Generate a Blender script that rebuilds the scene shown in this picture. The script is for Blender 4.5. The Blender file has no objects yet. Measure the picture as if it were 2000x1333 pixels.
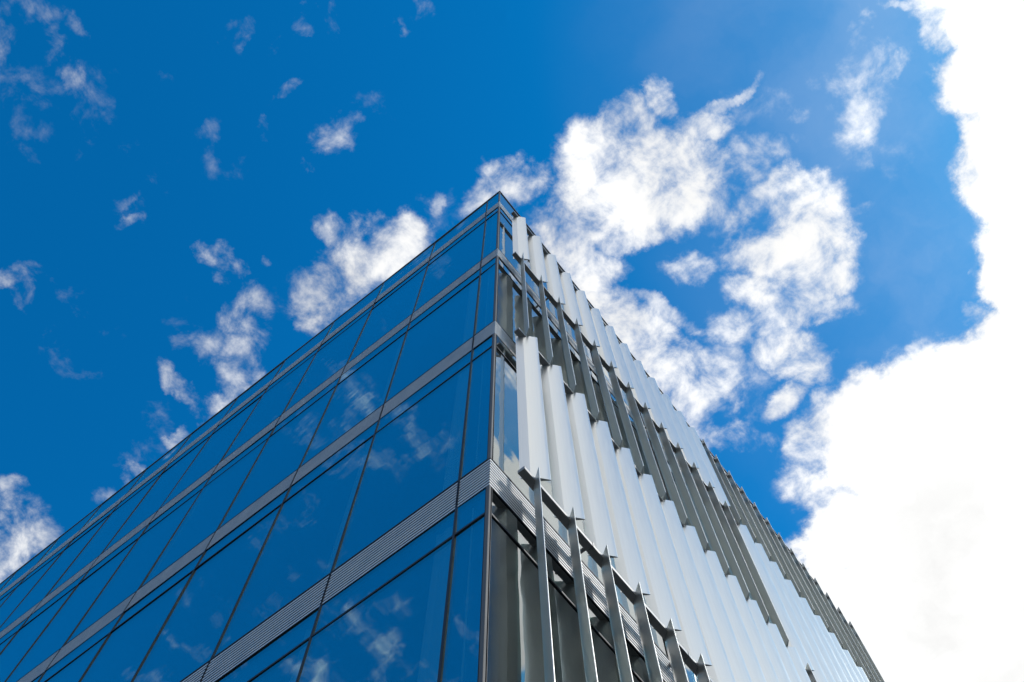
import bpy, math, random
from mathutils import Matrix, Vector

random.seed(7)
S = bpy.context.scene
COL = S.collection
R = math.radians

# ------------------------------------------------------------------ measures (metres)
G = 9.25                         # height of the lowest louvre band that the photo shows whole
BAND = [12.240 + G, 8 + G, 4 + G, 0 + G, -4 + G]      # top edge of each louvre band
HB = 0.4986                      # height of a louvre band
TOP = 13.461 + G                 # top of the parapet
TRANS = 0.4426                   # transom bar below each band
D1, W = 0.3364, 1.4452           # left facade: corner pane, module
NL = 13
YAW = 0.0094                     # the two facades meet at slightly more than a right angle
S_FIN = 0.4725
FIN0 = 0.3863
NF = 26
M0, WR = 1.17, 3 * S_FIN         # right facade: first mullion, module
NR = 8
RAIL = [11.4647 + G, 7.9596 + G, 3.8702 + G, -0.0485 + G, -4.08 + G]
LEN_R = M0 + NR * WR
LEN_L = D1 + NL * W
DEPTH = 0.0

# ------------------------------------------------------------------ node helpers
def new_mat(name):
    m = bpy.data.materials.new(name); m.use_nodes = True
    nt = m.node_tree; nt.nodes.clear()
    return m, nt

def node(nt, typ, **kw):
    n = nt.nodes.new(typ)
    for k, v in kw.items(): setattr(n, k, v)
    return n

def principled(name, col, metallic=0.0, rough=0.5, var=0.06, scale=6.0, stretch=(1, 1, 1), rvar=0.08, bump=0.0, spec=0.5):
    m, nt = new_mat(name); L = nt.links.new
    out = node(nt, 'ShaderNodeOutputMaterial'); b = node(nt, 'ShaderNodeBsdfPrincipled')
    L(b.outputs[0], out.inputs[0])
    tc = node(nt, 'ShaderNodeTexCoord'); mp = node(nt, 'ShaderNodeMapping')
    mp.inputs['Scale'].default_value = stretch
    L(tc.outputs['Object'], mp.inputs[0])
    nz = node(nt, 'ShaderNodeTexNoise'); nz.inputs['Scale'].default_value = scale
    nz.inputs['Detail'].default_value = 6
    L(mp.outputs[0], nz.inputs['Vector'])
    hs = node(nt, 'ShaderNodeMapRange')
    hs.inputs['To Min'].default_value = 1 - var; hs.inputs['To Max'].default_value = 1 + var
    hs.inputs['From Min'].default_value = .3; hs.inputs['From Max'].default_value = .7
    L(nz.outputs['Fac'], hs.inputs[0])
    mul = node(nt, 'ShaderNodeVectorMath', operation='SCALE'); mul.inputs[0].default_value = col
    L(hs.outputs[0], mul.inputs['Scale']); L(mul.outputs[0], b.inputs['Base Color'])
    rr = node(nt, 'ShaderNodeMapRange')
    rr.inputs['From Min'].default_value = .3; rr.inputs['From Max'].default_value = .7
    rr.inputs['To Min'].default_value = max(.02, rough - rvar); rr.inputs['To Max'].default_value = rough + rvar
    L(nz.outputs['Fac'], rr.inputs[0]); L(rr.outputs[0], b.inputs['Roughness'])
    b.inputs['Metallic'].default_value = metallic
    b.inputs['Specular IOR Level'].default_value = spec
    if bump:
        bp = node(nt, 'ShaderNodeBump'); bp.inputs['Strength'].default_value = bump
        bp.inputs['Distance'].default_value = .004
        L(nz.outputs['Fac'], bp.inputs['Height']); L(bp.outputs[0], b.inputs['Normal'])
    return m

def glass_mat(name, f0, tint, trans, wave=0.0):
    """coated facade glass: mirror reflection rising towards grazing, the rest passes through tinted"""
    m, nt = new_mat(name); L = nt.links.new
    out = node(nt, 'ShaderNodeOutputMaterial')
    gl = node(nt, 'ShaderNodeBsdfGlossy'); gl.inputs['Color'].default_value = tint + (1,); gl.inputs['Roughness'].default_value = 0.012
    tr = node(nt, 'ShaderNodeBsdfTransparent'); tr.inputs['Color'].default_value = trans + (1,)
    lw = node(nt, 'ShaderNodeLayerWeight'); lw.inputs['Blend'].default_value = .5
    pw = node(nt, 'ShaderNodeMath', operation='POWER'); pw.inputs[1].default_value = 5
    L(lw.outputs['Facing'], pw.inputs[0])
    ma = node(nt, 'ShaderNodeMath', operation='MULTIPLY_ADD'); ma.inputs[1].default_value = 1 - f0; ma.inputs[2].default_value = f0
    L(pw.outputs[0], ma.inputs[0])
    mx = node(nt, 'ShaderNodeMixShader'); L(ma.outputs[0], mx.inputs[0]); L(tr.outputs[0], mx.inputs[1]); L(gl.outputs[0], mx.inputs[2])
    if wave:                                     # rolled glass is never quite flat
        tc = node(nt, 'ShaderNodeTexCoord')
        nz = node(nt, 'ShaderNodeTexNoise'); nz.inputs['Scale'].default_value = 1.1; nz.inputs['Detail'].default_value = 2
        L(tc.outputs['Object'], nz.inputs['Vector'])
        bp = node(nt, 'ShaderNodeBump'); bp.inputs['Strength'].default_value = 1.0; bp.inputs['Distance'].default_value = wave
        L(nz.outputs['Fac'], bp.inputs['Height']); L(bp.outputs[0], gl.inputs['Normal'])
    L(mx.outputs[0], out.inputs[0])
    return m

MAT = {}
MAT['glass'] = glass_mat('blue_coated_glass', .46, (.76, 1.0, 1.0), (.72, .90, .92), wave=.004)
MAT['glass_clear'] = glass_mat('grey_coated_glass', .24, (.96, 1.0, 1.0), (.34, .44, .42), wave=.006)
MAT['fin'] = principled('satin_silver_metal', (.84, .845, .805), metallic=.90, rough=.33, var=.03, scale=3, stretch=(14, 14, .6), rvar=.04)
MAT['rail'] = principled('grey_metal', (.38, .365, .35), metallic=.6, rough=.42, var=.06, scale=8)
MAT['slat'] = principled('aluminium_louvre', (.86, .84, .82), metallic=.25, rough=.42, var=.06, scale=5)
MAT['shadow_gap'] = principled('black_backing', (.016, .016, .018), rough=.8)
MAT['gasket'] = principled('dark_gasket', (.020, .021, .026), rough=.5)
MAT['post'] = principled('corner_steel', (.15, .142, .138), metallic=.2, rough=.6, var=.08, scale=4, stretch=(1, 1, .4))
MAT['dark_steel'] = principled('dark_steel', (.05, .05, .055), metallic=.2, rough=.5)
MAT['slab'] = principled('ceiling_plaster', (.16, .165, .165), rough=.8, scale=2)
MAT['core'] = principled('core_concrete', (.09, .10, .10), rough=.8, scale=1)
MAT['curtain'] = principled('pale_curtain', (.78, .80, .76), rough=.9, scale=6, stretch=(8, 8, .3), var=.1)
MAT['roofing'] = principled('roof_membrane', (.18, .18, .19), rough=.9, scale=2)

def ground_mat():
    m, nt = new_mat('plaza_paving'); L = nt.links.new
    out = node(nt, 'ShaderNodeOutputMaterial'); b = node(nt, 'ShaderNodeBsdfPrincipled'); L(b.outputs[0], out.inputs[0])
    tc = node(nt, 'ShaderNodeTexCoord'); br = node(nt, 'ShaderNodeTexBrick')
    br.inputs['Scale'].default_value = 1.0; br.inputs['Color1'].default_value = (.075, .074, .072, 1)
    br.inputs['Color2'].default_value = (.095, .093, .09, 1); br.inputs['Mortar'].default_value = (.1, .1, .1, 1)
    br.inputs['Mortar Size'].default_value = .012; br.inputs['Brick Width'].default_value = .8; br.inputs['Row Height'].default_value = .4
    L(tc.outputs['Object'], br.inputs['Vector']); L(br.outputs['Color'], b.inputs['Base Color'])
    b.inputs['Roughness'].default_value = .8
    return m
MAT['ground'] = ground_mat()

# ------------------------------------------------------------------ mesh helpers
YM = Matrix.Rotation(-YAW, 4, 'Z')
def left_pt(s, o, z):  return Vector((-s, -o, z))              # s along the facade from the corner, o outwards
def right_pt(s, o, z): return YM @ Vector((o, s, z))

class MB:
    def __init__(self): self.v, self.f = [], []
    def hexa(self, p):
        n = len(self.v); self.v += [tuple(q) for q in p]
        for q in ((0, 1, 2, 3), (7, 6, 5, 4), (0, 4, 5, 1), (1, 5, 6, 2), (2, 6, 7, 3), (3, 7, 4, 0)):
            self.f.append(tuple(n + i for i in q))
    def bar(self, side, s0, s1, o0, o1, z0, z1):
        P = left_pt if side == 'L' else right_pt
        self.hexa([P(s0, o0, z0), P(s1, o0, z0), P(s1, o1, z0), P(s0, o1, z0), P(s0, o0, z1), P(s1, o0, z1), P(s1, o1, z1), P(s0, o1, z1)])
    def box(self, x0, x1, y0, y1, z0, z1):
        self.hexa([(x0, y0, z0), (x1, y0, z0), (x1, y1, z0), (x0, y1, z0), (x0, y0, z1), (x1, y0, z1), (x1, y1, z1), (x0, y1, z1)])
    def prism(self, pts, z0, z1):
        n, k = len(self.v), len(pts)
        self.v += [(x, y, z0) for x, y in pts] + [(x, y, z1) for x, y in pts]
        self.f.append(tuple(n + i for i in reversed(range(k)))); self.f.append(tuple(n + k + i for i in range(k)))
        for i in range(k):
            j = (i + 1) % k; self.f.append((n + i, n + j, n + k + j, n + k + i))
    def build(self, name, mat, parent=None, bevel=0.0, origin=None):
        me = bpy.data.meshes.new(name)
        o = Vector(origin) if origin is not None else Vector((0, 0, 0))
        me.from_pydata([tuple(Vector(v) - o) for v in self.v], [], self.f)
        me.materials.append(mat)
        if name == 'fin': me.shade_smooth(); me.set_sharp_from_angle(angle=R(11))
        import bmesh
        bm = bmesh.new(); bm.from_mesh(me)
        bmesh.ops.recalc_face_normals(bm, faces=bm.faces); bm.to_mesh(me); bm.free()
        ob = bpy.data.objects.new(name, me); COL.objects.link(ob); ob.location = o
        if parent is not None: ob.parent = parent
        if bevel:
            md = ob.modifiers.new('bevel', 'BEVEL'); md.width = bevel; md.segments = 2; md.limit_method = 'ANGLE'
        return ob

# ------------------------------------------------------------------ ground
g = MB(); g.box(-600, 600, -600, 600, -.3, 0)
go = g.build('ground', MAT['ground']); go['kind'] = 'structure'

# ------------------------------------------------------------------ the building
B = bpy.data.objects.new('office_building', None); COL.objects.link(B)
B['label'] = 'blue glass office building with grey louvre bands and tall silver metal fins on one facade'
B['category'] = 'building'

def bays(side):
    """edges of the modules along a facade, measured from the corner"""
    if side == 'L': return [0.0] + [D1 + W * i for i in range(NL + 1)]
    return [0.0] + [M0 + WR * i for i in range(NR + 1)]

ZIN = .05                          # glass lies this far behind the mullion face
def zones():
    z = []
    for k in range(len(BAND) - 1): z.append((BAND[k + 1], BAND[k] - HB))
    return z

GAP = .012
def tilted_pane(m, side, s0, s1, z0, z1):
    """no pane sits exactly flush: each is set a millimetre or two out of true"""
    P = left_pt if side == 'L' else right_pt
    a = random.uniform(-.0022, .0022); b = random.uniform(-.0035, .0035)
    o = lambda u, v: -.004 + a * u + b * v
    m.hexa([P(s0, o(-1, -1) - .012, z0), P(s1, o(1, -1) - .012, z0), P(s1, o(1, -1), z0), P(s0, o(-1, -1), z0),
            P(s0, o(-1, 1) - .012, z1), P(s1, o(1, 1) - .012, z1), P(s1, o(1, 1), z1), P(s0, o(-1, 1), z1)])
def window(side, s0, s1, z0, z1, curtain=None):
    zt = z1 - TRANS
    w = MB()
    for za, zb in ((z0 + .02, zt - .014), (zt + .014, z1 - .015)): tilted_pane(w, side, s0 + GAP, s1 - GAP, za, zb)
    ob = w.build('window', MAT['glass'] if side == 'L' else MAT['glass_clear'], B)
    f = MB()
    f.bar(side, s0 + GAP, s1 - GAP, -.03, .004, zt - .013, zt + .013)
    f.bar(side, s0 + GAP, s1 - GAP, -.03, .004, z0 + .001, z0 + .019)
    f.bar(side, s0 + GAP, s1 - GAP, -.03, .004, z1 - .014, z1 - .001)
    f.bar(side, s0 + .0092, s0 + GAP + .001, -.031, .003, z0 + .002, z1 - .002)
    f.bar(side, s1 - GAP - .001, s1 - .0092, -.031, .003, z0 + .002, z1 - .002)
    f.build('frame', MAT['gasket'], ob)
    if curtain:
        c0, c1, dep = curtain
        c = MB(); P = left_pt if side == 'L' else right_pt
        n = max(4, int((c1 - c0) / .05)); ring = []
        for i in range(n + 1):
            s = c0 + (c1 - c0) * i / n; ring.append((s, -dep - (.018 if i % 2 else 0)))
        for (a, oa), (b, ob_) in zip(ring, ring[1:]):
            c.hexa([P(a, oa - .01, z0 + .05), P(b, ob_ - .01, z0 + .05), P(b, ob_, z0 + .05), P(a, oa, z0 + .05),
                    P(a, oa - .01, z1 - .05), P(b, ob_ - .01, z1 - .05), P(b, ob_, z1 - .05), P(a, oa, z1 - .05)])
        c.build('curtain', MAT['curtain'], ob)
    return ob

NS = 10
def louvre(side, s0, s1, zt, corner, into=None):
    zb = zt - HB
    m = into[0] if into else MB(); p = HB / NS
    a = s0 + (0 if corner else .010); b = s1 - .010
    P = left_pt if side == 'L' else right_pt
    for i in range(NS):
        z = zb + p * i
        e0 = -.012 if corner and side == 'L' else 0     # blades of the two sides meet in a mitre
        fr = .0022
        c = a - fr if corner else a
        m.hexa([P(a, -.003, z + .002), P(b, -.003, z + .002), P(b, fr, z + .004), P(c, fr, z + .004),
                P(a, -.003, z + p - .022), P(b, -.003, z + p - .022), P(b, fr, z + p - .022), P(c, fr, z + p - .022)])
    if not corner: m.bar(side, s0 + .0035, s0 + .0095, -.004, .006, zb + .004, zt - .006)
    m.bar(side, s1 - .0095, s1 - .0035, -.004, .006, zb + .004, zt - .006)
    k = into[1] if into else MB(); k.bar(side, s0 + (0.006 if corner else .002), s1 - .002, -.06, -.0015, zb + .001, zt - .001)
    if into: return
    ob = m.build('louvre_band', MAT['slat'], B)
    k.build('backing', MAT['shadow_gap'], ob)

unseen = (MB(), MB())
for side in 'LR':
    e = bays(side)
    if side == 'R': e = e + [LEN_R] if e[-1] < LEN_R - .05 else e
    for k, (z0, z1) in enumerate(zones()):
        for i, (a, b) in enumerate(zip(e, e[1:])):
            cur = None
            if side == 'L':
                if i == 0: cur = (a + .10, a + .22, .06)
                elif i == 1 and k >= 1: cur = (a + .05, a + .26, .07)
                elif i == 2: cur = (a + .05, a + .22, .08)
                elif (i * 5 + k * 3) % 4 == 0: cur = (a + .06, a + .06 + .15 + .06 * (i % 3), .09)
            else:
                pass
            window(side, a if i else a + .022, b, z0, z1, cur)
    for zt in BAND:
        for i, (a, b) in enumerate(zip(e, e[1:])): louvre(side, a, b, zt, i == 0, unseen if zt == BAND[-1] and (side == 'R' or i > 1) else None)
    for i, (a, b) in enumerate(zip(e, e[1:])):
        m = MB(); tilted_pane(m, side, (a + GAP) if i else .022, b - GAP, BAND[0] + .015, TOP - .03)
        m.build('parapet_panel', MAT['glass'] if side == 'L' else MAT['glass_clear'], B)
        m = MB(); m.bar(side, (a + GAP) if i else .045, b - GAP, -.014, 0, .12, BAND[-1] - HB - .02)
        m.build('shopfront_window', MAT['glass'] if side == 'L' else MAT['glass_clear'], B)
    for s in e[1:]:
        m = MB(); m.bar(side, s - .0105, s + .0105, -.05, .006, 0, TOP - .03)
        m.build('mullion', MAT['gasket'], B)
    L_ = LEN_L if side == 'L' else LEN_R
    m = MB(); m.bar(side, -.006, L_, -.07, .012, TOP - .028, TOP - .008)
    m.build('coping', MAT['rail'], B)
    # dark sheet that stands in for the lightless void behind band and parapet
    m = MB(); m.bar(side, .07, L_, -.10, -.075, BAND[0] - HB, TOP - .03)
    m.build('parapet_void_sheet', MAT['dark_steel'], B)

ub = unseen[0].build('louvre_band', MAT['slat'], B); ub['kind'] = 'stuff'
unseen[1].build('backing', MAT['shadow_gap'], ub)

# corner posts, one per storey, with the bright edge that shows in the photo
for (z0, z1) in zones() + [(.0, BAND[-1] - HB), (BAND[0], TOP - .03)]:
    m = MB(); m.box(-.030, .003, -.003, .022, z0 + .002, z1 - .002)
    po = m.build('corner_post', MAT['post'], B, bevel=.003)
    c = MB(); c.box(-.20, -.045, .06, .20, z0 + .002, z1 - .002)
    c.build('corner_column', MAT['dark_steel'], B)

# floors, core and the far sides
for z in BAND[1:]:
    m = MB(); m.box(-LEN_L, -.12, .14, LEN_R - .05, z - HB + .03, z - .03)
    m.build('floor_slab', MAT['slab'], B)
m = MB(); m.box(-LEN_L, -.12, .12, LEN_R - .05, BAND[0] - .35, BAND[0] - .1)
m.build('roof', MAT['roofing'], B)
m = MB(); m.box(-LEN_L + .4, -4.2, 4.2, LEN_R - .4, 0, BAND[0] - .4)
m.build('core_wall', MAT['core'], B)
m = MB(); m.box(-LEN_L - .3, LEN_R * YAW, LEN_R + .02, LEN_R + .3, 0, TOP - .04)
m.build('rear_wall', MAT['core'], B)
m = MB(); m.box(-LEN_L - .3, -LEN_L - .02, 0, LEN_R + .015, 0, TOP - .04)
m.build('side_wall', MAT['core'], B)

# rails that carry the fins
RH = .05
for zi, z in enumerate(RAIL):
    ends = [.214] + [M0 + WR * i for i in range(1 if zi else 1, NR + 1)]
    ends = [.214, M0] + [M0 + WR * i for i in range(1, NR)] + [FIN0 + S_FIN * (NF - 1) + .17]
    for a, b in zip(ends, ends[1:]):
        m = MB(); m.bar('R', a + .003, b - .003, .118, .194, z - RH, z)
        r = m.build('rail', MAT['rail'], B, bevel=.003)
        k = MB()
        k.bar('R', b - .035, b - .008, -.06, .117, z - RH + .010, z - .010)
        k.bar('R', b - .010, b + .010, .1945, .1985, z - RH - .012, z + .022)
        k.build('bracket', MAT['rail'], r)

# fins: flattened kite-shaped blades, turned one way or the other in a chequer of 13 by one storey
def fin_outline(light):
    sg = 1 if light else -1
    back, front = (.088, -.098 * sg), (.281, .083 * sg)
    ax = Vector((front[0] - back[0], front[1] - back[1])); nrm = Vector((-ax.y, ax.x)).normalized()
    mid = Vector(back) + ax * .34
    t = .021
    p = mid + nrm * t; q = mid - nrm * t
    r = .0038; c = Vector(front) - ax.normalized() * r          # the sheet is folded round a small radius at the tip
    nose = [c + (-nrm * math.cos(a) + ax.normalized() * math.sin(a)) * r for a in [R(x) for x in (0, 36, 72, 108, 144, 180)]]
    def bow(a, b, sg):                                           # long sides are very slightly bowed
        a, b = Vector(a), Vector(b)
        return [tuple(a + (b - a) * t + nrm * sg * .0021 * 4 * t * (1 - t)) for t in (1/6, 2/6, 3/6, 4/6, 5/6)]
    return [back, tuple(q)] + bow(q, nose[0], -1) + [tuple(v) for v in nose] + bow(nose[-1], p, 1) + [tuple(p)]

fin_rows = []
for r in range(4):
    for i in range(NF):
        light = (r % 2 == 0) == (i < 13)
        fin_rows.append((r, i, light))
meshes = {}
hidden = MB()
for r, i, light in fin_rows:
    z0, z1 = RAIL[r + 1] + .006, RAIL[r] + .003
    c = right_pt(FIN0 + S_FIN * i, 0, 0)
    if r == 3 and i >= 13:                       # out of the photo's frame: kept as one part
        pts = [right_pt(FIN0 + S_FIN * i + y, x, 0) for x, y in fin_outline(light)]
        hidden.prism([(p.x, p.y) for p in pts], z0, z1); continue
    key = (r, light)
    if key not in meshes:
        m = MB()
        pts = [YM @ Vector((x, y, 0)) for x, y in fin_outline(light)]
        m.prism([(p.x, p.y) for p in pts], 0, z1 - z0)
        ob = m.build('fin', MAT['fin'], B); meshes[key] = ob
    else:
        ob = meshes[key].copy(); COL.objects.link(ob); ob.parent = B
    ob.location = (c.x, c.y, z0); ob.rotation_euler.z = R(random.uniform(-.9, .9))
    if light: ob['label'] = 'fin turned away from the corner, showing its broad pale face'
    else: ob['label'] = 'fin turned towards the corner, showing its dark narrow side'
ho = hidden.build('fin', MAT['fin'], B); ho['kind'] = 'stuff'

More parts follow.
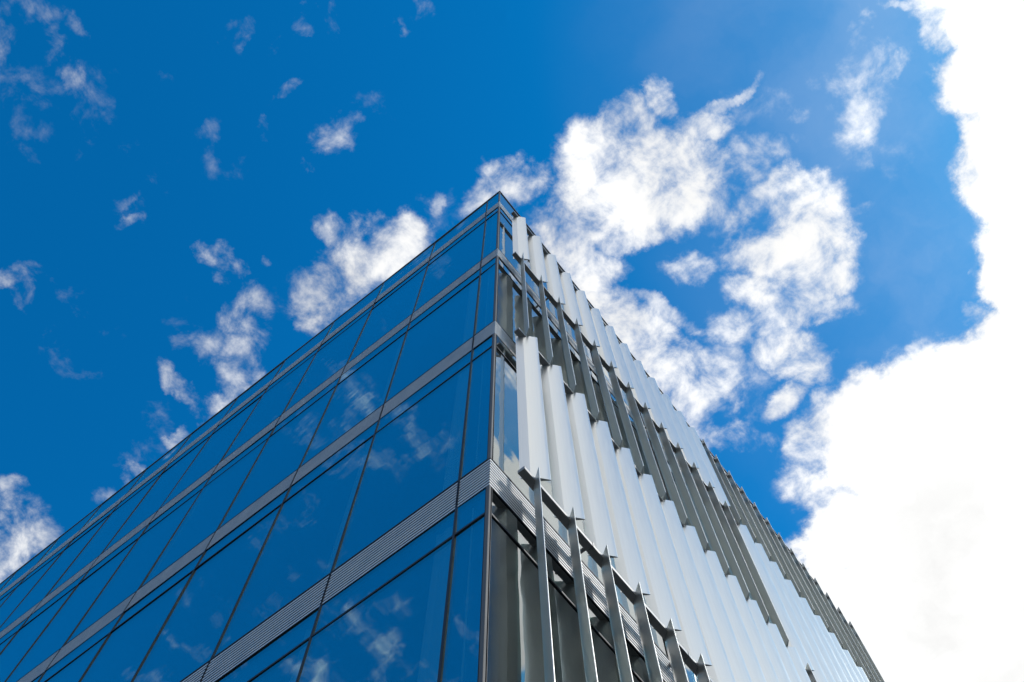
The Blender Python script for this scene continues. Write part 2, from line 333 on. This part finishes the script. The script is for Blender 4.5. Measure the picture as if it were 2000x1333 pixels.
# ------------------------------------------------------------------ sky
SUN_EL, SUN_AZ = 47.0, 34.0       # azimuth from +x towards +y
sd = Vector((math.cos(R(SUN_EL)) * math.cos(R(SUN_AZ)), math.cos(R(SUN_EL)) * math.sin(R(SUN_AZ)), math.sin(R(SUN_EL))))
CLOUDS = [   # position in the cloud layer (u, v), turn, half axes, weight, softness
    (0.4251, 0.3235, -2.4469, 0.1402, 0.0532, 1.8, 0.249), (0.4002, 0.3852, -2.4307, 0.1283, 0.0578, 1.9, 0.257), (0.3227, 0.2579, 1.9878, 0.0285, 0.0194, 1.2, 0.612),
    (0.3787, 0.4628, -1.9378, 0.1331, 0.1101, 1.9, 0.19), (0.3155, 0.56, 1.5958, 0.1158, 0.0949, 2, 0.231), (0.2458, 0.6335, -2.1402, 0.0847, 0.0672, 2, 0.335),
    (0.1167, 0.6839, 1.675, 0.1486, 0.1246, 2.1, 0.261), (0.0641, 0.6189, 1.4773, 0.0905, 0.0798, 1.8, 0.38), (-0.047, 0.7347, 1.9743, 0.1086, 0.0811, 1.8, 0.334),
    (0.0584, 0.8438, 1.7486, 0.2111, 0.1708, 2.1, 0.2), (0.1335, 0.5783, 1.6255, 0.0368, 0.0316, 1.2, 0.75), (0.0242, 0.5564, 1.7319, 0.0372, 0.0326, 1.1, 0.75),
    (-0.0176, 0.57, -1.756, 0.0324, 0.0294, 1.05, 0.858), (0.0305, 0.5309, -2.0693, 0.0199, 0.0174, 1, 0.926), (0.1327, 0.537, 2.5415, 0.0217, 0.0144, 0.95, 0.949),
    (-0.0368, 0.6104, -2.3751, 0.0402, 0.0282, 0.9, 0.713), (-0.0604, 0.6903, -1.8709, 0.0424, 0.038, 1.1, 0.617), (-0.0826, 0.6603, -2.9895, 0.0258, 0.0133, 0.95, 0.833),
    (0.3084, 0.2249, -2.4655, 0.0196, 0.0055, 0.75, 0.913), (0.1964, 0.5509, 2.9309, 0.0205, 0.0179, 0.8, 0.95), (0.2853, 0.4218, -2.1936, 0.0317, 0.0252, 1.3, 0.639),
    (0.0711, 0.1545, 2.1408, 0.0196, 0.014, 1.03, 0.95), (0.0255, 0.1532, -2.9165, 0.0298, 0.0253, 1.03, 0.822), (0.0792, 0.1954, -2.4605, 0.0304, 0.0139, 1.03, 0.854),
    (0.1002, 0.1962, -3.0891, 0.0195, 0.0077, 0.78, 0.95), (-0.0104, 0.1633, -2.9224, 0.0403, 0.036, 1.18, 0.668), (0.0319, 0.2095, -2.4457, 0.0616, 0.0382, 1.18, 0.58),
    (-0.0079, 0.2208, -2.4675, 0.0777, 0.0313, 1.23, 0.527), (0.0696, 0.2359, -2.2718, 0.0232, 0.0203, 1.03, 0.943), (-0.0637, 0.2002, -2.4511, 0.0365, 0.0263, 1.08, 0.761),
    (0.1317, 0.1991, 3.0576, 0.024, 0.0046, 0.68, 0.943), (-0.028, 0.2485, -2.6498, 0.0468, 0.015, 0.88, 0.697), (-0.0953, 0.216, -2.4296, 0.0316, 0.0268, 1.08, 0.822),
    (-0.0909, 0.2539, 1.8685, 0.0329, 0.0317, 1.13, 0.75), (-0.1047, 0.2994, 1.9126, 0.0338, 0.0321, 1.18, 0.75), (-0.0874, 0.349, -1.9737, 0.0502, 0.0333, 1.08, 0.68),
    (-0.0699, 0.3994, -2.0913, 0.0618, 0.0282, 0.98, 0.742), (-0.104, 0.4097, -2.3638, 0.0498, 0.0412, 1.03, 0.63), (-0.065, 0.4405, -2.3066, 0.0277, 0.0235, 0.83, 0.95),
    (-0.029, 0.4169, -2.4211, 0.0219, 0.0144, 0.68, 0.95), (-0.0769, 0.4921, -2.2271, 0.0239, 0.0149, 0.83, 0.926), (-0.0622, 0.5153, -2.4636, 0.0253, 0.0085, 0.58, 0.95),
    (-0.102, 0.4646, 1.8887, 0.0244, 0.0221, 0.78, 0.95), (0.1323, 0.3179, -2.4108, 0.0363, 0.0232, 1.18, 0.802), (0.126, 0.3563, 1.4859, 0.0359, 0.0326, 1.18, 0.615),
    (0.0908, 0.3151, -2.6674, 0.0435, 0.0321, 1, 0.7), (0.0837, 0.3638, -2.4402, 0.0608, 0.0323, 1.18, 0.542), (0.0927, 0.3985, -2.4014, 0.0373, 0.0245, 1.18, 0.713),
    (0.046, 0.3826, -2.4549, 0.0401, 0.0176, 1.03, 0.816), (0.0663, 0.4198, -2.4552, 0.043, 0.0178, 1.03, 0.791), (0.0158, 0.4086, -2.4449, 0.0433, 0.0226, 0.93, 0.795),
    (0.0256, 0.4526, -2.0734, 0.0453, 0.0249, 1.03, 0.75), (0.029, 0.4774, -2.0901, 0.0313, 0.0139, 0.88, 0.944), (-0.0071, 0.4975, 3.0575, 0.0262, 0.0133, 0.93, 0.923),
    (-0.014, 0.4434, -2.444, 0.0329, 0.0174, 0.58, 0.943), (0.117, 0.2571, -2.5966, 0.0278, 0.0179, 0.76, 0.912), (0.0881, 0.2635, -2.3545, 0.0258, 0.0204, 0.76, 0.894),
    (0.0573, 0.2721, 1.4725, 0.0215, 0.0201, 0.83, 0.95), (-0.0028, 0.3129, -2.4193, 0.0202, 0.0141, 0.76, 0.95), (-0.0466, 0.3381, -2.0276, 0.0386, 0.0098, 0.83, 0.845),
    (0.2187, 0.2861, 2.3291, 0.0291, 0.0196, 0.78, 0.95), (0.2331, 0.2725, -2.3164, 0.0253, 0.0193, 0.72, 0.95), (0.265, 0.2729, 2.9831, 0.0208, 0.0073, 0.76, 0.95),
    (0.2524, 0.2508, -2.385, 0.025, 0.0167, 0.62, 0.95), (0.2698, 0.2134, 2.0469, 0.0113, 0.0073, 0.64, 0.95), (0.2572, 0.2244, 2.0312, 0.0143, 0.0098, 0.56, 0.95),
    (0.181, 0.2565, -2.6354, 0.0199, 0.007, 0.61, 0.95), (0.2186, 0.2487, -1.873, 0.0208, 0.0187, 0.64, 0.95), (0.1981, 0.3337, 2.0643, 0.0129, 0.0076, 0.56, 0.95),
    (0.1673, 0.3686, -2.718, 0.0132, 0.0065, 0.61, 0.95), (0.1602, 0.2654, -2.4469, 0.0102, 0.005, 0.51, 0.95), (-0.0888, 0.1309, -2.4692, 0.0257, 0.0216, 0.98, 0.873),
    (-0.1231, 0.1203, -3.0924, 0.0197, 0.0144, 0.78, 0.95), (-0.091, 0.1129, -2.4769, 0.0179, 0.0127, 0.8, 0.95), (-0.1679, 0.1016, 2.2832, 0.0115, 0.0083, 0.63, 0.95),
    (-0.2195, 0.0945, -2.5689, 0.0261, 0.0222, 1.03, 0.764), (-0.2564, 0.0655, -2.3435, 0.0233, 0.0171, 0.88, 0.922), (-0.2668, 0.1016, -2.8796, 0.0376, 0.0266, 0.93, 0.761),
    (-0.3157, 0.1013, 2.7522, 0.0308, 0.0288, 0.86, 0.818), (-0.3341, 0.1222, -2.7775, 0.0243, 0.0222, 0.9, 0.943), (-0.2409, 0.1117, -3.0209, 0.0377, 0.0221, 0.98, 0.738),
    (-0.3333, 0.1051, -2.5651, 0.0214, 0.0166, 0.83, 0.95), (-0.3734, 0.0005, -2.1505, 0.0194, 0.0132, 0.73, 0.95), (-0.3705, 0.0165, -3.0071, 0.0162, 0.0147, 0.71, 0.95),
    (-0.3879, 0.0236, 2.5924, 0.0133, 0.0114, 0.69, 0.95), (-0.396, 0.0593, 2.5509, 0.0259, 0.0221, 0.75, 0.95), (-0.3952, 0.0352, 2.5115, 0.0168, 0.0083, 0.65, 0.95),
    (-0.4227, 0.092, 2.3509, 0.0344, 0.0183, 0.69, 0.95), (-0.444, 0.123, 2.7065, 0.019, 0.0171, 0.69, 0.95), (-0.4491, 0.1005, 2.4156, 0.021, 0.0151, 0.63, 0.95),
    (-0.3379, 0.0353, -2.6636, 0.0063, 0.0053, 0.58, 0.95), (-0.362, 0.0267, 2.7321, 0.0223, 0.0072, 0.58, 0.95), (-0.5087, 0.0609, 2.1408, 0.017, 0.0089, 0.65, 0.95),
    (-0.5058, 0.0892, -1.7266, 0.0279, 0.0102, 0.73, 0.95), (-0.4936, 0.1161, -2.1979, 0.0227, 0.0109, 0.73, 0.95), (-0.4731, 0.1262, -2.9235, 0.0172, 0.0113, 0.65, 0.95),
    (-0.5115, 0.111, -1.8836, 0.0162, 0.0073, 0.63, 0.95), (-0.4677, 0.0457, -2.9207, 0.0146, 0.0098, 0.58, 0.95), (-0.4588, 0.0636, -2.6472, 0.0142, 0.0113, 0.55, 0.95),
    (-0.5347, 0.1232, -3.1006, 0.0263, 0.0078, 0.69, 0.95), (-0.5583, 0.1238, -2.5291, 0.0123, 0.0073, 0.63, 0.95), (-0.6173, 0.1242, -2.8508, 0.0127, 0.0109, 0.69, 0.95),
    (-0.6594, 0.1188, 3.0623, 0.012, 0.0106, 0.55, 0.95), (-0.1997, -0.0187, -2.9112, 0.0222, 0.0134, 0.64, 0.95), (-0.1761, -0.019, -2.4928, 0.0121, 0.0062, 0.54, 0.95),
    (-0.2146, -0.0133, -2.9822, 0.0174, 0.0043, 0.54, 0.95), (-0.2113, -0.0735, 3.0232, 0.0147, 0.0054, 0.56, 0.95), (-0.1947, -0.0771, -2.5301, 0.0072, 0.0048, 0.49, 0.95),
    (-0.2046, -0.0898, -2.6731, 0.0042, 0.0036, 0.44, 0.95), (-0.1509, -0.115, -2.9631, 0.0214, 0.008, 0.5, 0.95), (-0.134, -0.1194, -2.5009, 0.0128, 0.0069, 0.5, 0.95),
    (-0.1331, -0.1057, 2.3968, 0.0117, 0.0093, 0.44, 0.95), (-0.2098, -0.1482, -2.8421, 0.0192, 0.0086, 0.44, 0.95), (-0.221, -0.1361, 2.4054, 0.0083, 0.0059, 0.44, 0.95),
    (-0.1904, -0.115, 2.8368, 0.0148, 0.0045, 0.42, 0.884), (-0.0746, -0.054, -2.6754, 0.0165, 0.0046, 0.54, 0.95), (-0.0787, -0.0476, 3.1175, 0.006, 0.0058, 0.52, 0.95),
    (-0.0573, -0.0557, -2.0772, 0.0103, 0.0083, 0.52, 0.95), (-0.291, -0.0942, 2.3708, 0.015, 0.0084, 0.38, 0.95), (-0.2471, -0.0112, -2.5715, 0.0074, 0.0057, 0.52, 0.95),
    (-0.2577, -0.0598, 2.072, 0.0111, 0.0062, 0.42, 0.95), (-0.4237, -0.0816, -2.5802, 0.0164, 0.0058, 0.6, 0.95), (-0.4151, -0.0975, -2.9058, 0.0182, 0.0062, 0.52, 0.95),
    (-0.4215, -0.1091, 2.4101, 0.0092, 0.0049, 0.46, 0.95), (-0.3519, -0.2833, 2.0689, 0.0246, 0.0157, 0.49, 0.905), (-0.3504, -0.2615, 2.0869, 0.0226, 0.0157, 0.53, 0.949),
    (-0.3602, -0.2454, 1.9656, 0.0181, 0.0123, 0.53, 0.95), (-0.3605, -0.2214, 2.0579, 0.0232, 0.0092, 0.59, 0.95), (-0.3356, -0.2469, 1.8442, 0.0134, 0.0098, 0.49, 0.95),
    (-0.395, -0.2786, 2.4689, 0.0204, 0.0115, 0.55, 0.95), (-0.4075, -0.2308, 2.624, 0.0225, 0.0174, 0.37, 0.95), (-0.3637, -0.2985, -2.505, 0.0175, 0.0069, 0.41, 0.95),
    (-0.3735, -0.1916, 2.4082, 0.0247, 0.0118, 0.33, 0.95), (-0.3112, -0.1735, -2.4921, 0.0238, 0.0084, 0.31, 0.95), (-0.4104, -0.2144, -2.2953, 0.0529, 0.0407, 0.3, 0.95),
    (-0.3782, -0.1129, -2.5907, 0.0359, 0.0253, 0.28, 0.95), (-0.361, -0.2004, 2.0242, 0.0328, 0.0154, 0.34, 0.95), (-0.2996, -0.0704, 3.0867, 0.0317, 0.0291, 0.26, 0.833),
    (-0.4236, -0.0962, -2.7351, 0.0315, 0.0257, 0.32, 0.822), (-0.3436, 0.0689, 2.426, 0.0331, 0.0263, 0.26, 0.822), (-0.554, -0.0042, -2.5411, 0.0488, 0.0285, 0.26, 0.894),
    (-0.4325, 0.0554, -2.9008, 0.0493, 0.0441, 0.32, 0.707), (-0.5468, -0.063, 2.4882, 0.0395, 0.0261, 0.32, 0.845), (-0.5868, 0.0975, -3.076, 0.0481, 0.028, 0.3, 0.791),
    (-0.176, -0.0114, -2.8361, 0.0357, 0.0244, 0.3, 0.761), (-0.1708, 0.1093, -2.5149, 0.026, 0.021, 0.32, 0.894), (-0.1357, 0.1236, -2.4991, 0.0311, 0.0261, 0.38, 0.73),
    (0.1258, 0.2257, -2.9039, 0.044, 0.0359, 0.36, 0.756), (0.0158, 0.4086, -2.4011, 0.065, 0.0451, 0.45, 0.612), (0.1732, 0.3206, -1.7461, 0.0324, 0.0292, 0.3, 0.833),
    (0.2162, 0.3094, 1.9103, 0.056, 0.0449, 0.36, 0.603), (-0.0882, 0.4449, -2.2822, 0.0614, 0.0533, 0.45, 0.603), (-0.5559, -0.1136, -2.6973, 0.0235, 0.0112, 0.65, 0.95),
    (-0.5605, -0.0949, 2.4327, 0.0181, 0.0088, 0.57, 0.95), (-0.5595, -0.0815, -3.141, 0.0068, 0.0058, 0.54, 0.95), (-0.7351, 0.0495, -2.6292, 0.0164, 0.0116, 0.65, 0.95),
    (-0.784, 0.0935, 2.6795, 0.0503, 0.0399, 0.81, 0.714), (-0.8173, 0.1089, 2.5405, 0.0591, 0.0408, 0.83, 0.756), (-0.7523, 0.1144, -2.3872, 0.0176, 0.0132, 0.61, 0.95),
    (-0.7513, 0.0784, 2.5936, 0.0212, 0.016, 0.65, 0.95), (-0.3597, -0.2194, 1.8033, 0.0173, 0.0069, 0.43, 0.95), (-0.3599, -0.2306, 1.867, 0.0158, 0.0108, 0.37, 0.95),
    (-0.5478, -0.3644, 3.091, 0.0489, 0.0246, 0.35, 0.816), (-0.5228, -0.267, 2.7728, 0.0342, 0.0244, 0.33, 0.942), (-0.558, -0.2887, -3.0857, 0.0325, 0.0236, 0.36, 0.95),
    (-0.5528, -0.3349, 3.1293, 0.0326, 0.0202, 0.34, 0.912), (-0.5537, -0.4251, 3.0315, 0.0574, 0.0187, 0.45, 0.764), (-0.539, -0.4723, 0.6403, 0.041, 0.0282, 0.49, 0.745),
    (-0.569, -0.4983, 2.7869, 0.0484, 0.0146, 0.45, 0.894), (-0.6308, -0.4585, 2.5256, 0.0474, 0.0336, 0.41, 0.745), (-0.5862, -0.417, 0.2048, 0.0241, 0.0228, 0.41, 0.95),
    (-0.6075, -0.3431, 3.1299, 0.0752, 0.013, 0.34, 0.73), (-0.7326, -0.3163, 1.6566, 0.0285, 0.0116, 0.49, 0.95), (-0.7298, -0.3392, 0.5671, 0.0224, 0.017, 0.43, 0.95),
    (-0.626, -0.3111, 3.047, 0.0494, 0.013, 0.31, 0.894), (-0.7773, -0.3151, 2.9325, 0.0503, 0.0259, 0.25, 0.816), (-0.4577, -0.5054, 0.888, 0.0361, 0.0171, 0.41, 0.95),
    (-0.4747, -0.5457, 2.4961, 0.0314, 0.0277, 0.35, 0.95), (-0.5166, -0.5397, 0.8435, 0.0187, 0.0158, 0.45, 0.95), (-0.3794, -0.2923, 2.4873, 0.0585, 0.032, 0.25, 0.816),
    (-0.4063, -0.2633, 3.0743, 0.0296, 0.0283, 0.29, 0.912), (-0.429, -0.2298, 0.7997, 0.0318, 0.0217, 0.25, 0.95), (-0.649, -0.2844, 2.5936, 0.046, 0.0348, 0.23, 0.942),
    (-0.3116, -0.3069, 0.4443, 0.0233, 0.0147, 0.29, 0.942), (0.27, -0.26, -0.4363, 0.2, 0.15, 1.7, 0.4), (0.86, -0.44, 0.2443, 0.56, 0.37, 1.5, 0.3),  # wide clouds from here on are unseen, added to whiten the light and reflections
    (1.05, 0.45, 0, 0.3, 0.35, 1.4, 0.3), (0.35, -0.62, 0.1745, 0.3, 0.2, 1.2, 0.5), (0.3, -1.4, 0.1745, 0.8, 0.5, 1.3, 0.4),
    (-0.6, -1.4, -0.1745, 0.5, 0.3, 0.9, 0.5), (-1.7, -0.3, 0, 0.4, 0.6, 0.85, 0.5), (-1.6, 1, 0, 0.5, 0.5, 0.9, 0.5),
    (0.1, 1.9, 0, 0.9, 0.5, 1.1, 0.4), (1.7, 1.2, 0, 0.7, 0.9, 1.2, 0.4), (1.9, -0.6, 0, 0.8, 1, 1.3, 0.5),
    (1.4, 0, 0, 0.35, 0.8, 1.3, 0.4), (1, -2.4, 0.1745, 1.8, 0.7, 1.3, 0.4)
]
SHADES = [   # greyer undersides of the big cloud
    (0.0554, 0.7903, -2.6153, 0.0975, 0.0608, 0.11, 0.728),
    (0.0452, 0.9034, 1.7632, 0.087, 0.0694, 0.1, 0.75)
]

wd = bpy.data.worlds.new('World'); S.world = wd; wd.use_nodes = True
nt = wd.node_tree; nt.nodes.clear(); L = nt.links.new
def val(x): return x
def math_(op, a, b=None, c=None):
    n = node(nt, 'ShaderNodeMath', operation=op)
    for k, x in enumerate((a, b, c)):
        if x is None: continue
        if isinstance(x, (int, float)): n.inputs[k].default_value = x
        else: L(x, n.inputs[k])
    return n.outputs[0]
def vmath(op, a, b=None):
    n = node(nt, 'ShaderNodeVectorMath', operation=op)
    for k, x in enumerate((a, b)):
        if x is None: continue
        if isinstance(x, (tuple, Vector)): n.inputs[k].default_value = x
        elif isinstance(x, (int, float)): n.inputs['Scale'].default_value = x
        else: L(x, n.inputs[k])
    return n
def sstep(x, lo, hi, t0=0, t1=1):
    n = node(nt, 'ShaderNodeMapRange', interpolation_type='SMOOTHSTEP', clamp=False)
    L(x, n.inputs[0]); n.inputs[1].default_value = lo; n.inputs[2].default_value = hi
    n.inputs[3].default_value = t0; n.inputs[4].default_value = t1
    return n.outputs[0]
def noise(vec, scale, detail, rough, dist=0.0, lac=2.0):
    n = node(nt, 'ShaderNodeTexNoise'); n.noise_dimensions = '2D'
    L(vec, n.inputs['Vector']); n.inputs['Scale'].default_value = scale; n.inputs['Detail'].default_value = detail
    n.inputs['Roughness'].default_value = rough; n.inputs['Distortion'].default_value = dist; n.inputs['Lacunarity'].default_value = lac
    return n

tc = node(nt, 'ShaderNodeTexCoord')
sx = node(nt, 'ShaderNodeSeparateXYZ'); L(tc.outputs['Generated'], sx.inputs[0])
zc = math_('MAXIMUM', sx.outputs['Z'], .12)
cx = node(nt, 'ShaderNodeCombineXYZ'); L(math_('DIVIDE', sx.outputs['X'], zc), cx.inputs[0]); L(math_('DIVIDE', sx.outputs['Y'], zc), cx.inputs[1])
uv = cx.outputs[0]
wn = noise(uv, 14, 11, .66)
wv = vmath('SUBTRACT', wn.outputs['Color'], (.5, .5, .5))
wvs = vmath('SCALE', wv.outputs[0], .045)
pw = vmath('ADD', uv, wvs.outputs[0]).outputs[0]
def blob(u, v, a, rx, ry, w, k):
    d = vmath('SUBTRACT', pw, (u, v, 0)).outputs[0]
    p = vmath('DOT_PRODUCT', d, (math.cos(a) / rx, math.sin(a) / rx, 0)).outputs['Value']
    q = vmath('DOT_PRODUCT', d, (-math.sin(a) / ry, math.cos(a) / ry, 0)).outputs['Value']
    r2 = math_('MULTIPLY_ADD', q, q, math_('MULTIPLY', p, p))
    return sstep(r2, (1 - k) ** 2, (1 + k) ** 2, w, 0)
D = None
for c in CLOUDS:
    b = blob(*c)
    D = b if D is None else math_('MAXIMUM', D, b)
fn = noise(uv, 21, 14, .62, .16)
bn = noise(uv, 9, 3, .5, .4)
n0 = math_('SUBTRACT', fn.outputs['Fac'], .5)
dens = math_('MULTIPLY_ADD', n0, 2.3, math_('MULTIPLY_ADD', math_('SUBTRACT', bn.outputs['Fac'], .5), .38, D))
dens = math_('MULTIPLY', dens, sstep(D, .02, .25))
thick = sstep(dens, .32, 1.45)
alpha = math_('MULTIPLY', thick, sstep(math_('MINIMUM', D, 1.0), .1, 1.0, .30, 1.0))
# clear sky
sky = node(nt, 'ShaderNodeTexSky', sky_type='NISHITA', sun_disc=False)
sky.sun_elevation = R(SUN_EL); sky.sun_rotation = R(90 - SUN_AZ)
sky.altitude = 50; sky.air_density = 1.0; sky.dust_density = 0.6; sky.ozone_density = 2.5
tint = node(nt, 'ShaderNodeMix', data_type='RGBA', blend_type='MULTIPLY'); tint.inputs['Factor'].default_value = 1
L(sky.outputs[0], tint.inputs['A']); low = node(nt, 'ShaderNodeMix', data_type='RGBA'); low.inputs['A'].default_value = (.62, .86, 1.0, 1); low.inputs['B'].default_value = (.012, 1.0, 1.60, 1)
elev = math_('MINIMUM', math_('MAXIMUM', math_('MULTIPLY_ADD', sx.outputs['Z'], 1.8, -.05), 0), 1); L(elev, low.inputs['Factor']); L(low.outputs['Result'], tint.inputs['B'])
# cloud brightness: sunlit white, a little greyer where thick and away from the sun
gn = noise(pw, 7, 5, .55)
shade = None
for c in SHADES:
    b = blob(*c); shade = b if shade is None else math_('MAXIMUM', shade, b)
shade = math_('MULTIPLY', shade, sstep(gn.outputs['Fac'], .2, .8, .6, 1.15))
sundot = vmath('DOT_PRODUCT', tc.outputs['Generated'], tuple(sd)).outputs['Value']
br = sstep(sundot, .60, .985, 8.3, 9.9)
br = math_('MULTIPLY', br, sstep(gn.outputs['Fac'], .30, .62, .90, 1.06))
br = math_('MULTIPLY', br, sstep(dens, .3, 1.3, .82, 1.05))
br = math_('MULTIPLY', br, math_('SUBTRACT', 1.0, shade))
ccol = node(nt, 'ShaderNodeVectorMath', operation='SCALE'); ccol.inputs[0].default_value = (.992, .992, .985); L(br, ccol.inputs['Scale'])
veil = math_('MULTIPLY', sstep(sundot, .74, .985, 0, .20), sstep(gn.outputs['Fac'], .25, .75, .55, 1.15))
veil = math_('MINIMUM', math_('MAXIMUM', veil, 0), .3)
alpha = math_('ADD', veil, math_('MULTIPLY', alpha, math_('SUBTRACT', 1.0, veil)))
mix = node(nt, 'ShaderNodeMix', data_type='RGBA'); L(alpha, mix.inputs['Factor']); L(tint.outputs['Result'], mix.inputs['A']); L(ccol.outputs[0], mix.inputs['B'])
bg = node(nt, 'ShaderNodeBackground'); L(mix.outputs['Result'], bg.inputs[0]); bg.inputs['Strength'].default_value = .112
wo = node(nt, 'ShaderNodeOutputWorld'); L(bg.outputs[0], wo.inputs[0])
wd.cycles.sampling_method = 'MANUAL'; wd.cycles.sample_map_resolution = 512

sun = bpy.data.lights.new('sun', 'SUN'); sun.energy = 1.0; sun.angle = R(5.0); sun.color = (1, .96, .90)
so = bpy.data.objects.new('sun', sun); COL.objects.link(so); so.location = (20, 5, 40)
so.rotation_euler = sd.to_track_quat('Z', 'Y').to_euler()

# ------------------------------------------------------------------ camera
cam = bpy.data.cameras.new('camera'); cam.sensor_width = 36; cam.lens = 35.0; cam.clip_start = .05; cam.clip_end = 3000
co = bpy.data.objects.new('camera', cam); COL.objects.link(co)
RC = ((0.7866203239032146, 0.6174096636059053, -0.005811480744582709),
      (-0.5883925656197367, 0.7467313988707706, -0.31013933427400975),
      (-0.18714340689916298, 0.2473813356471036, 0.9506733508559233))
C0 = Vector((2.292763556425125, -2.6976430087069705, -7.668338764686699 + G))
m3 = Matrix((RC[0], [-x for x in RC[1]], [-x for x in RC[2]])).transposed()
co.matrix_world = Matrix.Translation(C0) @ m3.to_4x4()
S.camera = co

S.render.engine = 'CYCLES'
S.cycles.max_bounces = 8; S.cycles.glossy_bounces = 6; S.cycles.transparent_max_bounces = 12
S.cycles.caustics_reflective = False; S.cycles.caustics_refractive = False
S.cycles.use_denoising = True
S.view_settings.view_transform = 'Standard'; S.view_settings.look = 'None'
S.view_settings.exposure = 0; S.view_settings.gamma = 1
